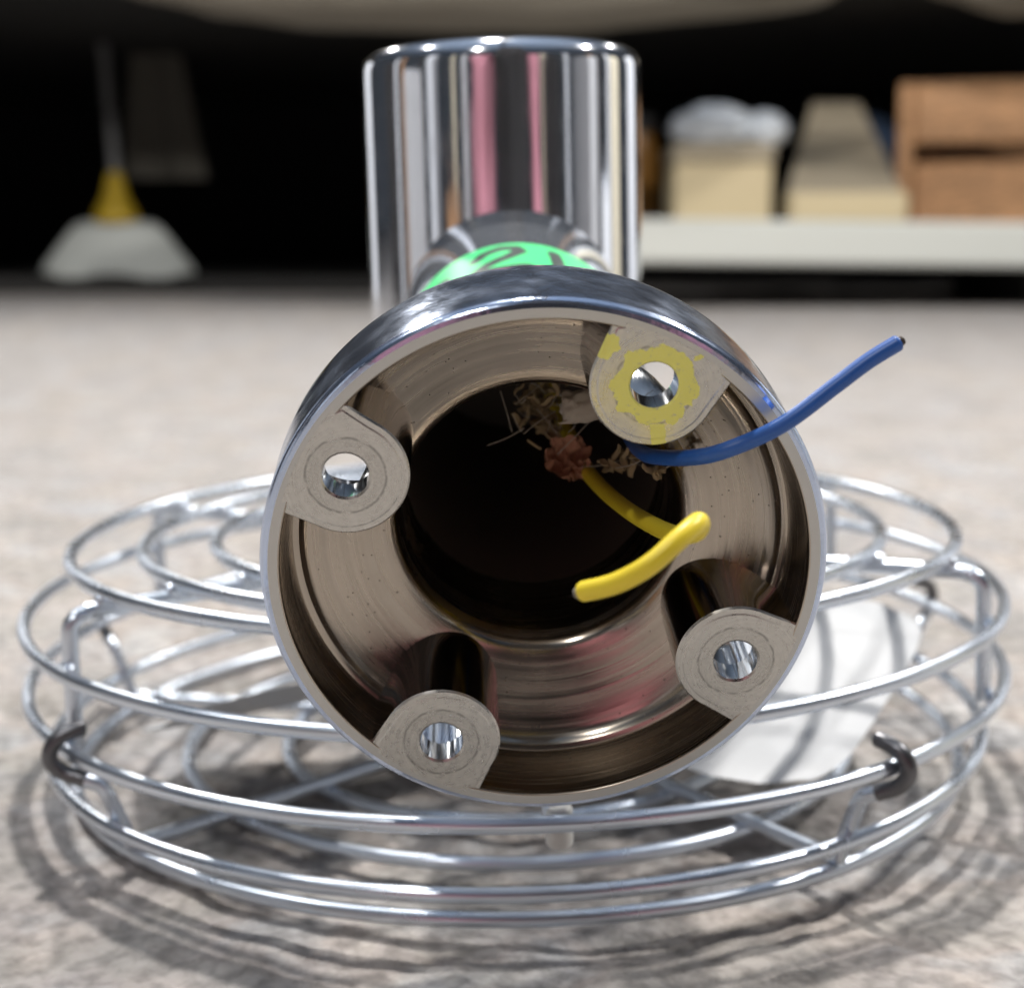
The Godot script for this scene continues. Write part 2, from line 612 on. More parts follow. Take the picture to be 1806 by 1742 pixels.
func make_guard() -> void:
	# rear guard (upper) rings, from the motor outwards
	for a in [[0.36, 0.607], [0.487, 0.605], [0.625, 0.602], [0.770, 0.599], [0.903, 0.596]]:
		ring("guard_ring", a[0], a[1], 0.004, int(a[0] * 30))
	ring("guard_ring", 1.0, 0.723, 0.004, 2)
	ring("guard_ring", 1.01, 0.858, 0.005, 5)
	# front guard (lower) rings
	ring("guard_ring", 0.966, 0.988, 0.005, 3)
	ring("guard_ring", 0.923, 1.0545, 0.005, 8)
	for r in [0.70, 0.50, 0.30]:
		ring("guard_ring", r, 1.0545, 0.004, int(r * 20))
	# spokes of the rear guard: out under the rings, a tight bend, then down to the rim ring
	for deg in [27.0, 87.0, 143.0, 207.0, 267.0, 325.0]:
		var p := [polar(0.27, deg, 0.632), polar(0.6, deg, 0.629), polar(0.90, deg, 0.624), polar(0.945, deg, 0.627), polar(0.968, deg, 0.640), polar(0.975, deg, 0.665), polar(0.976, deg, 0.75), polar(0.980, deg, 0.865)]
		var st := begin()
		tube(st, curve(p, 6), 0.0150 * U, 12)
		for w in [[0.36, 0.607], [0.487, 0.605], [0.625, 0.602], [0.770, 0.599], [0.903, 0.596]]:
			tube(st, [polar(w[0] - 0.014, deg, w[1] + 0.015), polar(w[0] + 0.014, deg, w[1] + 0.015)], 0.0155 * U, 10, false, true, true)
		tube(st, [polar(0.985, deg - 0.8, 0.723), polar(0.985, deg + 0.8, 0.724)], 0.0150 * U, 10, false, true, true)
		part("guard_spoke", done(st), mats["galvanised_wire"], fan)
	# spokes of the front guard: in across the ground rings, up, and hooked round the rim ring from outside
	for a in [[55.0, -2.2], [137.0, 3.4], [195.0, 3.0], [245.0, 3.0], [300.0, -3.0], [345.0, -3.0]]:
		var deg: float = a[0]
		var p := [polar(1.000, deg + a[1] * 0.35, 0.899), polar(0.982, deg + a[1] * 0.1, 0.908), polar(0.972, deg, 0.925), polar(0.962, deg, 0.95), polar(0.946, deg, 0.99), polar(0.935, deg, 1.02), polar(0.90, deg, 1.0315), polar(0.6, deg, 1.0315), polar(0.2, deg, 1.0315)]
		var st := begin()
		tube(st, curve(p, 6), 0.0135 * U, 12)
		var spoke := part("guard_spoke", done(st), mats["galvanised_wire"], fan)
		p = [polar(1.000, deg + a[1] * 0.35, 0.899), polar(1.006, deg + a[1] * 0.5, 0.896), polar(1.026, deg + a[1] * 0.85, 0.886), polar(1.042, deg + a[1], 0.866), polar(1.042, deg + a[1], 0.845), polar(1.028, deg + a[1] * 0.92, 0.826), polar(1.004, deg + a[1] * 0.78, 0.816), polar(0.990, deg + a[1] * 0.7, 0.813)]
		st = begin()
		tube(st, curve(p, 6), 0.0142 * U, 12, false, true, true)
		part("guard_hook", done(st), mats["dark_hook"], spoke)
	# the small clear spacer clipped on the rim ring in front
	var st := begin()
	turn_profile(st, [Vector2(0.0001, -0.034), Vector2(0.017, -0.034), Vector2(0.021, -0.028), Vector2(0.021, 0.026), Vector2(0.017, 0.033), Vector2(0.0001, 0.033)], 16)
	part("plastic_spacer", done(st), mats["clear_plastic"], fan, Transform3D(Basis.IDENTITY, polar(0.985, 86.3, 0.87)))

func make_motor() -> void:
	var p := [Vector2(0.0001, 1.445), Vector2(0.225, 1.445)]
	var st := begin()
	turn_profile(st, p, 96, false, -1.0)
	p = []
	for k in 9:
		var a := PI / 2 * k / 8
		p.append(Vector2(0.2410 + 0.040 * sin(a), 1.405 + 0.040 * cos(a)))
	p.push_front(Vector2(0.225, 1.445))
	p.append_array([Vector2(0.2812, 1.387), Vector2(0.2812, 0.9), Vector2(0.2812, 0.50)])
	turn_profile(st, p, 160, false, -1.0)
	turn_profile(st, [Vector2(0.2812, 0.50), Vector2(0.2700, 0.485), Vector2(0.0001, 0.485)], 96, false, -1.0)
	var m := part("motor_housing", done(st), mats["chrome"], fan)
	m.set_meta("label", "tall chrome motor cylinder")
	st = begin()
	turn_profile(st, [Vector2(0.0001, 0.486), Vector2(0.235, 0.486), Vector2(0.235, 0.36), Vector2(0.215, 0.33), Vector2(0.06, 0.325), Vector2(0.06, 0.27)], 64, false, -1.0)
	part("motor_base", done(st), mats["dull_steel"], fan)
	st = begin()
	turn_profile(st, [Vector2(0.0001, 0.28), Vector2(0.12, 0.275), Vector2(0.135, 0.26), Vector2(0.135, 0.13), Vector2(0.12, 0.10), Vector2(0.0001, 0.085)], 48, false, -1.0)
	part("blade_hub", done(st), mats["white_blade"], fan)

func make_blades() -> void:
	for deg in [29.0, 147.0, 268.0]:
		var er := Vector3(cos(deg_to_rad(deg)), 0, sin(deg_to_rad(deg)))
		var et := Vector3(-sin(deg_to_rad(deg)), 0, cos(deg_to_rad(deg)))
		var st := begin()
		for face in 2:
			var rows := []
			for i in 29:
				var f := i / 28.0
				var line := []
				for j in 25:
					var g := j / 24.0 * 2.0 - 1.0
					var tip := 0.805 - 0.035 * pow(absf(g), 6.0) - 0.03 * g
					var r := lerpf(0.12, tip, f)
					var half := lerpf(0.10, 0.285, smoothstep(0.0, 0.75, f)) * (1.0 - 0.12 * smoothstep(0.85, 1.0, f))
					var t := g * half
					var edge := (1.0 - pow(absf(g), 8.0)) * (1.0 - pow(f, 20.0))
					var h := 0.885 + 0.37 * t - 0.22 * t * t + (0.007 if face else -0.007) * edge
					line.append((er * r + et * t) * U + Vector3(0, fy(h), 0))
				rows.append(line)
			sheet(st, rows, false, face == 1)
		part("fan_blade", done(st), mats["white_blade"], fan)

const BOWL := [Vector2(0.333, 0.0), Vector2(0.330, 0.004), Vector2(0.3275, 0.03), Vector2(0.323, 0.093)]
const BOWL2 := [Vector2(0.323, 0.093), Vector2(0.3165, 0.0955), Vector2(0.3145, 0.099)]
const BOWL3 := [Vector2(0.3145, 0.099), Vector2(0.306, 0.109), Vector2(0.285, 0.123), Vector2(0.255, 0.137), Vector2(0.225, 0.150), Vector2(0.205, 0.160), Vector2(0.194, 0.170), Vector2(0.188, 0.186), Vector2(0.186, 0.21), Vector2(0.186, 0.34)]
const DOME := [Vector2(0.3450, 0.0), Vector2(0.3500, 0.0015), Vector2(0.3535, 0.005), Vector2(0.3555, 0.011), Vector2(0.3560, 0.02), Vector2(0.3560, 0.09), Vector2(0.3560, 0.128), Vector2(0.3540, 0.152), Vector2(0.3470, 0.176), Vector2(0.3350, 0.193), Vector2(0.3150, 0.204), Vector2(0.2850, 0.212), Vector2(0.2550, 0.220), Vector2(0.2330, 0.234), Vector2(0.2170, 0.259), Vector2(0.2080, 0.295), Vector2(0.2035, 0.35), Vector2(0.2035, 1.16)]
const BOSS_R := 0.279
const BOSS_DEG := [149.5, 62.0, -28.6, -119.8]

func depth_at(prof: Array, r: float) -> float:
	for k in prof.size() - 1:
		var a: Vector2 = prof[k]
		var b: Vector2 = prof[k + 1]
		if r <= a.x and r >= b.x and a.x > b.x: return lerpf(a.y, b.y, (a.x - r) / (a.x - b.x))
	return prof[0].y if r > prof[0].x else prof[-1].y

func flip_s(prof: Array) -> Array:
	var out := []
	for v in prof: out.append(Vector2(v.x, -v.y))
	return out

func smooth_profile(prof: Array, per := 4) -> Array:
	var c := []
	for v in prof: c.append(Vector3(v.x, v.y, 0))
	var out := []
	for v in curve(c, per): out.append(Vector2(v.x, v.y))
	return out

func boss_outline(grow := 0.0) -> PackedVector2Array:
	var poly := PackedVector2Array()
	var r := 0.0775 + grow
	for k in 49:
		var a := PI / 2 + PI * k / 48.0
		poly.append(Vector2(r * cos(a), r * sin(a)))
	for k in 7:
		var t := lerpf(-r - 0.004, r + 0.004, k / 6.0)
		poly.append(Vector2(sqrt(0.3385 * 0.3385 - t * t) - BOSS_R, t))
	return poly

# +x of the boss points outwards to the rim, +z to the viewer
func boss_mesh(deg: float) -> ArrayMesh:
	var st := begin()
	var turn := deg_to_rad(deg)
	var poly := boss_outline()
	var top := 0.0003
	var hole := 0.0285
	var zn := Vector3(0, 0, 1)
	var uv := func(p: Vector2) -> Vector2:
		var q := p.rotated(turn)
		return Vector2(q.x / 0.22 + 0.5, 0.5 - q.y / 0.22)
	var bowl := BOWL.slice(2) + BOWL2 + BOWL3
	# face: from the hole out to the outline, the inner edge slightly eased
	var segs := 96
	var line := []
	for j in segs:
		var a := TAU * j / segs
		var d := Vector2(cos(a), sin(a))
		var far := 0.3
		for k in poly.size():
			var hit = Geometry2D.segment_intersects_segment(Vector2.ZERO, d * 0.4, poly[k], poly[(k + 1) % poly.size()])
			if hit != null: far = minf(far, hit.length())
		line.append([d, far])
	for j in segs:
		var a: Array = line[j]
		var b: Array = line[(j + 1) % segs]
		for k in 5:
			var z := [[-0.0028, 0.0], [0.0, 0.0], [0.0, -0.0012], [-0.0012, -0.0014], [-0.0014, -0.0045]][k] as Array
			var q := []
			var n := []
			for c in [[a, 0], [b, 0], [b, 1], [a, 1]]:
				var far: float = c[0][1]
				var on_rim: bool = absf(c[0][0].angle()) < 0.93
				var at := [hole, hole + 0.0028, far - 0.0105, far - 0.0085, far - 0.0022, far]
				q.append(c[0][0] * at[k + c[1]])
				var lean := 0.0
				if k == 0: lean = -0.7
				if k == 4 and not on_rim: lean = 0.9
				if k == 2 and not on_rim: lean = 0.35
				n.append(Vector3(c[0][0].x * lean, c[0][0].y * lean, 1.0).normalized())
			var p := []
			var t := []
			for c in 4:
				var rim: bool = absf((a if c in [0, 3] else b)[0].angle()) < 0.93
				var dz: float = z[0] if c < 2 else z[1]
				if rim and k > 1: dz = 0.0
				p.append(Vector3(q[c].x, q[c].y, top + dz) * U)
				t.append(uv.call(q[c]))
			tri(st, [p[0], p[1], p[2]], [n[0], n[1], n[2]], [t[0], t[1], t[2]])
			tri(st, [p[0], p[2], p[3]], [n[0], n[2], n[3]], [t[0], t[2], t[3]])
	var face := done(st)
	return face

func boss_side(deg: float) -> ArrayMesh:
	var st := begin()
	var poly := boss_outline()
	var rows := [[], [], []]
	for k in poly.size() - 6:
		# skip the rim side: only the part that stands in the bowl
		var v: Vector2 = poly[k]
		var r := Vector2(v.x + BOSS_R, v.y).length()
		var deep := 0.012 + (depth_at(BOWL2 + BOWL3, r) if r < 0.323 else 0.095)
		rows[0].append(Vector3(v.x, v.y, -0.0042) * U)
		rows[1].append(Vector3(v.x, v.y, -deep * 0.5) * U)
		rows[2].append(Vector3(v.x, v.y, -deep) * U)
	# the straight flanks run out to the rim
	for i in 3:
		var z: float = rows[i][0].z
		rows[i].push_front(Vector3(sqrt(0.3385 * 0.3385 - 0.0816 * 0.0816) - BOSS_R, 0.0816, 0) * U + Vector3(0, 0, [-0.0042, -0.05, -0.1][i] * U))
	sheet(st, rows, false, true)
	return done(st)

const WEB := 0.042
const SLOT := 0.071
const FLARE := 0.108

func boss_hole(deg: float) -> ArrayMesh:
	var st := begin()
	turn_profile(st, [Vector2(0.0285, -0.002), Vector2(0.0285, -WEB + 0.002), Vector2(0.0305, -WEB)], 40, true, 1.0)
	# the pocket behind it, flaring out towards the back of the dome
	var rows := [[], [], []]
	var segs := 64
	for j in segs + 1:
		var d := Vector2(cos(TAU * j / segs), sin(TAU * j / segs))
		var a := pocket(d, SLOT)
		var b := pocket(d, FLARE)
		rows[0].append(Vector3(a.x, a.y, -WEB) * U)
		rows[1].append(Vector3(a.x, a.y, -0.150) * U)
		rows[2].append(Vector3(b.x, b.y, -depth_at(DOME.slice(6), Vector2(b.x + BOSS_R, b.y).length()) - 0.001) * U)
	sheet(st, rows, true, false)
	var zn := Vector3(0, 0, -1)
	for j in segs:
		var q := [Vector2.RIGHT.rotated(TAU * j / segs) * 0.0305, Vector2.RIGHT.rotated(TAU * (j + 1) / segs) * 0.0305, pocket(Vector2.RIGHT.rotated(TAU * (j + 1) / segs), SLOT), pocket(Vector2.RIGHT.rotated(TAU * j / segs), SLOT)]
		var p := []
		for v in q: p.append(Vector3(v.x, v.y, -WEB) * U)
		tri(st, [p[0], p[1], p[2]], [zn, zn, zn], [Vector2.ZERO, Vector2.RIGHT, Vector2.ONE])
		tri(st, [p[0], p[2], p[3]], [zn, zn, zn], [Vector2.ZERO, Vector2.ONE, Vector2.DOWN])
	return done(st)

# a point of the pocket's edge: round the hole, kept between the neck and the rim
func pocket(d: Vector2, r: float) -> Vector2:
	var v := d * r
	for k in 24:
		var at := Vector2(v.x + BOSS_R, v.y).length()
		if at > 0.236 and at < 0.337: break
		if at <= 0.236 and r <= SLOT: break
		v *= 0.965
	return v

func make_flange() -> void:
	var b := Basis(Vector3(0.99951575, 0, -0.03111711), Vector3(0.00767311, 0.96912038, 0.24646867), Vector3(0.03015623, -0.24658808, 0.96865108)).orthonormalized()
	flange_frame = Transform3D(b, Vector3(0.04539 * U, (1.07 - 0.4115) * U, (CAM_D - 1.8) * U))
	var centres := []
	for d in BOSS_DEG: centres.append(Vector2(cos(deg_to_rad(d)), sin(deg_to_rad(d))) * BOSS_R * U)
	var in_hole := func(p: Vector3) -> bool:
		if p.z > -(WEB - 0.004) * U: return false
		for c in centres:
			var q := Vector2(p.x, p.y).rotated(-c.angle()) - Vector2(BOSS_R * U, 0)
			if q.length() < SLOT * U and Vector2(p.x, p.y).length() < 0.335 * U: return true
		return false
	var in_flare := func(p: Vector3) -> bool:
		if p.z > -0.06 * U or p.z < -0.24 * U: return false
		for c in centres:
			var q := Vector2(p.x, p.y).rotated(-c.angle()) - Vector2(BOSS_R * U, 0)
			if q.length() < pocket(q.normalized(), FLARE).length() * U * 0.985: return true
		return false
	var st := begin()
	var prof := [DOME[0]] + smooth_profile(DOME.slice(1, DOME.size() - 1), 7) 
	turn_profile(st, flip_s(prof), 288, true, -1.0, U, in_flare)
	var dome := part("mounting_flange", done(st), mats["stained_chrome"], fan, flange_frame)
	dome.set_meta("label", "round bell-shaped mounting flange open towards the viewer")
	st = begin()
	turn_profile(st, flip_s([Vector2(0.2035, 0.349), Vector2(0.2035, 0.7), Vector2(0.2035, 1.17)]), 128, true, -1.0)
	part("neck_tube", done(st), mats["dusty_chrome"], fan, flange_frame)
	st = begin()
	turn_profile(st, [Vector2(0.3450, 0.0), Vector2(0.333, 0.0)], 192, true, 1.0, U)
	var rm := StandardMaterial3D.new()
	rm.resource_name = "machined_rim"
	rm.albedo_color = Color(0.76, 0.755, 0.74)
	rm.metallic = 1.0
	rm.roughness = 0.36
	part("rim_face", done(st), rm, dome)
	var bm := bowl_material()
	st = begin()
	turn_profile(st, flip_s(smooth_profile(BOWL, 3)), 288, true, 1.0, U, in_hole, 0.0, 0.40)
	turn_profile(st, flip_s(BOWL2), 288, true, 1.0, U, in_hole, 0.40, 0.43)
	turn_profile(st, flip_s(smooth_profile(BOWL3, 5)), 288, true, 1.0, U, in_hole, 0.43, 1.0)
	part("flange_bowl", done(st), bm, dome)
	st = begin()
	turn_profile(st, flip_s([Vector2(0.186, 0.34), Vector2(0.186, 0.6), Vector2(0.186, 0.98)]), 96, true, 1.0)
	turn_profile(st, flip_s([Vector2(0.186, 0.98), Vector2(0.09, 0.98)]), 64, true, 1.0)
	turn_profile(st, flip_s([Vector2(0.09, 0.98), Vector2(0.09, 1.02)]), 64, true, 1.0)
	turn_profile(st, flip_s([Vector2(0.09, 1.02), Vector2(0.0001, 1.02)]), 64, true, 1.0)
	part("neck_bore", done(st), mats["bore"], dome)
	for k in 4:
		var d: float = BOSS_DEG[k]
		var xf := Transform3D(Basis(Vector3(0, 0, 1), deg_to_rad(d)), Vector3(centres[k].x, centres[k].y, 0))
		var boss := part("screw_boss", boss_mesh(d), boss_material(k == 1, 50 + k), dome, xf)
		boss.set_meta("label", ["upper left screw boss", "screw boss with yellow paint ring", "lower right screw boss", "lower left screw boss"][k])
		part("boss_column", boss_side(d), bm_plain(), dome, xf)
		part("screw_hole", boss_hole(d), mats["bright_hole"], dome, xf)
	# green sticker wrapped over the neck
	var rows := []
	for i in 13:
		var line := []
		var s := lerpf(0.848, 0.50, i / 12.0)
		for j in 49:
			var a := deg_to_rad(lerpf(156.0, 38.0, j / 48.0))
			line.append(Vector3(cos(a) * 0.2045, sin(a) * 0.2045, -(s - 0.012 * (j / 48.0 - 0.5))) * U)
		rows.append(line)
	st = begin()
	sheet(st, rows, false, false)
	var s := part("green_sticker", done(st), sticker_material(), fan, flange_frame)
	s.set_meta("label", "green sticker with black marker digits")

func bm_plain() -> StandardMaterial3D:
	if mats.has("boss_column"): return mats["boss_column"]
	var m := std("boss_column", Color(0.60, 0.57, 0.555), 0.14, 1.0)
	return m

func make_leads() -> void:
	var y := [Vector3(0.029, 0.067, -0.532), Vector3(0.045, 0.035, -0.503), Vector3(0.059, 0.011, -0.455), Vector3(0.084, -0.014, -0.345), Vector3(0.118, 0.008, -0.174), Vector3(0.150, 0.066, 0.029), Vector3(0.157, 0.135, 0.172), Vector3(0.154, 0.166, 0.212), Vector3(0.132, 0.164, 0.241), Vector3(0.097, 0.140, 0.257), Vector3(0.062, 0.116, 0.251), Vector3(0.028, 0.098, 0.234)]
	for k in y.size(): y[k] = y[k] * U
	var st := begin()
	tube(st, curve(y, 10), 0.0114 * U, 16, false, true, true)
	var w := part("yellow_lead", done(st), mats["yellow_plastic"], fan, flange_frame)
	w.set_meta("label", "bent yellow insulated wire end")
	st = begin()
	var e: Vector3 = y[-1]
	var d: Vector3 = (y[-1] - y[-2]).normalized()
	tube(st, [e + d * 0.002 * U, e + d * 0.0078 * U], 0.0066 * U, 10, false, true, true)
	part("lead_core", done(st), mats["core_dark"], w)
	var b := [Vector3(0.152, -0.02, -0.60), Vector3(0.149, 0.027, -0.467), Vector3(0.138, 0.057, -0.320), Vector3(0.136, 0.092, -0.174), Vector3(0.147, 0.122, -0.077), Vector3(0.190, 0.161, 0.017), Vector3(0.240, 0.185, 0.033), Vector3(0.284, 0.211, 0.038), Vector3(0.337, 0.249, 0.030), Vector3(0.376, 0.277, 0.024), Vector3(0.410, 0.297, 0.020)]
	for k in b.size(): b[k] = b[k] * U
	st = begin()
	tube(st, curve(b, 10), 0.0100 * U, 16, false, true, true)
	w = part("blue_lead", done(st), mats["blue_plastic"], fan, flange_frame)
	w.set_meta("label", "blue insulated wire end reaching past the rim")
	st = begin()
	e = b[-1]
	d = (b[-1] - b[-2]).normalized()
	tube(st, [e + d * 0.003 * U, e + d * 0.0066 * U], 0.0060 * U, 10, false, true, true)
	part("lead_core", done(st), mats["copper"], w)

func make_fan() -> void:
	fan = thing("wall_fan", "chrome wall fan with wire guard lying face down, round flange towards the viewer", "fan", Vector3(0.0125 * U, 0.0225 * U, 0))
	fan.rotation.z = deg_to_rad(1.4)
	make_motor()
	make_flange()
	make_guard()
	make_blades()
	make_leads()

# ---------------------------------------------------------------- what has collected inside the flange
func crumple(size: Vector2, amp: float, sd: int, n := 16) -> ArrayMesh:
	var f := FastNoiseLite.new()
	f.seed = sd
	f.frequency = 0.9
	f.fractal_octaves = 2
	var st := begin()
	var rows := []
	for i in n + 1:
		var line := []
		for j in n + 1:
			var u := j / float(n) * 2.0 - 1.0
			var v := i / float(n) * 2.0 - 1.0
			var k := sqrt(maxf(0.0, 1.0 - 0.5 * v * v))
			var w := sqrt(maxf(0.0, 1.0 - 0.5 * u * u))
			var p := Vector3(u * k * size.x, v * w * size.y, 0)
			var curl := 0.55 * size.x * (u * u + 0.6 * v * v)
			p.z += curl + amp * f.get_noise_2d(u * 1.6, v * 1.6) + amp * 0.9 * absf(f.get_noise_2d(u * 1.6 + v * 0.6 + 9.0, v * 0.5))
			p.x += amp * 0.7 * f.get_noise_2d(u * 2.0 + 30.0, v * 2.0)
			p.y += amp * 0.7 * f.get_noise_2d(u * 2.0, v * 2.0 + 30.0)
			line.append(p)
		rows.append(line)
	sheet(st, rows)
	return done(st)

func make_debris() -> void:
	var ff := fan.transform * flange_frame
	var leaf := thing("dried_leaf", "crumpled reddish brown dried leaf caught beside the yellow wire inside the flange", "leaf")
	leaf.transform = ff * Transform3D(Basis.from_euler(Vector3(-0.4, 0.3, 0.5)), Vector3(0.046, 0.008, -0.36) * U)
	part("leaf_blade", crumple(Vector2(0.034, 0.030) * U, 0.014 * U, 6), mats["dried_leaf"], leaf)
	part("leaf_fold", crumple(Vector2(0.024, 0.016) * U, 0.010 * U, 9), mats["dried_leaf"], leaf, Transform3D(Basis.from_euler(Vector3(1.0, -0.4, 0.9)), Vector3(0.004, -0.012, 0.014) * U))
	var st := begin()
	tube(st, curve([Vector3(-0.02, 0.03, 0.0) * U, Vector3(-0.026, 0.042, 0.004) * U, Vector3(-0.028, 0.052, 0.0) * U], 4), 0.0022 * U, 6)
	part("leaf_stalk", done(st), mats["dust"], leaf)
	# torn sleeve
	st = begin()
	var f := FastNoiseLite.new()
	f.seed = 8
	f.frequency = 2.0
	for face in 2:
		var rows := []
		for i in 19:
			var line := []
			for j in 21:
				var u := i / 18.0
				var a := deg_to_rad(lerpf(-20.0, 215.0, j / 20.0))
				var r := 0.030 - 0.0025 * face + 0.008 * f.get_noise_2d(u * 2.0, a)
				line.append(Vector3(lerpf(-0.045, 0.050, u) + 0.014 * f.get_noise_2d(a * 2.0, 4.0 + u), r * sin(a) + 0.01 * u, r * cos(a) * 0.7) * U)
			rows.append(line)
		sheet(st, rows, false, face == 1)
	var sl := part("torn_sleeve", done(st), mats["sleeve"], self, ff * Transform3D(Basis.IDENTITY, Vector3(0.087, 0.100, -0.30) * U))
	tag(sl, "torn off-white cloth sleeve tucked behind the yellow painted screw boss", "sleeve")
	# husks, fluff and threads
	st = begin()
	rng.seed = 41
	for c in [[Vector3(0.010, 0.075, -0.43), 0.030, 34], [Vector3(0.024, 0.045, -0.42), 0.024, 26], [Vector3(0.012, 0.125, -0.37), 0.035, 18], [Vector3(0.105, 0.032, -0.262), 0.010, 6], [Vector3(0.132, 0.046, -0.26), 0.013, 9], [Vector3(0.158, 0.068, -0.16), 0.010, 7], [Vector3(0.186, 0.098, -0.13), 0.010, 6]]:
		for k in c[2]:
			var p: Vector3 = c[0] + Vector3(rng.randfn(), rng.randfn(), rng.randfn()) * c[1] * 0.55
			var bb := Basis.from_euler(Vector3(rng.randf() * TAU, rng.randf() * TAU, rng.randf() * TAU))
			var s := rng.randf_range(0.006, 0.015)
			var rows := []
			for i in 5:
				var line := []
				for j in 4:
					var u := j / 3.0 * 2.0 - 1.0
					var v := i / 4.0 * 2.0 - 1.0
					line.append((p + bb * (Vector3(u * 0.5 * (1.0 - 0.6 * v * v), v, 0.5 * u * u + 0.4 * v * v * v) * s)) * U)
				rows.append(line)
			sheet(st, rows)
	var husks := part("dry_husks", done(st), mats["dust"], self, ff)
	tag(husks, "clump of dry brown husks and plant fluff around the wires inside the flange", "debris", "", "stuff")
	st = begin()
	for k in 26:
		var a := Vector3(rng.randf_range(-0.03, 0.09), rng.randf_range(0.03, 0.15), rng.randf_range(-0.45, -0.30))
		var b := a + Vector3(rng.randfn() * 0.03, rng.randfn() * 0.03, rng.randfn() * 0.02)
		var m := (a + b) / 2.0 + Vector3(0, rng.randf_range(-0.012, 0.006), 0.004)
		tube(st, curve([a * U, m * U, b * U], 4), 0.0007 * U, 4, false, false)
	for q in [[Vector3(0.072, 0.0, -0.34), Vector3(0.132, 0.046, -0.26)], [Vector3(0.132, 0.046, -0.26), Vector3(0.158, 0.068, -0.16)], [Vector3(0.158, 0.068, -0.16), Vector3(0.196, 0.10, -0.14)], [Vector3(0.11, 0.03, -0.26), Vector3(0.15, 0.09, -0.16)]]:
		tube(st, curve([q[0] * U, (q[0] + q[1]) * 0.5 * U + Vector3(0, -0.004, 0) * U, q[1] * U], 5), 0.0009 * U, 4, false, false)
	var web := part("cobweb_threads", done(st), mats["sleeve"], self, ff)
	tag(web, "fine cobweb threads strung between the husks and the blue wire", "cobweb", "", "stuff")

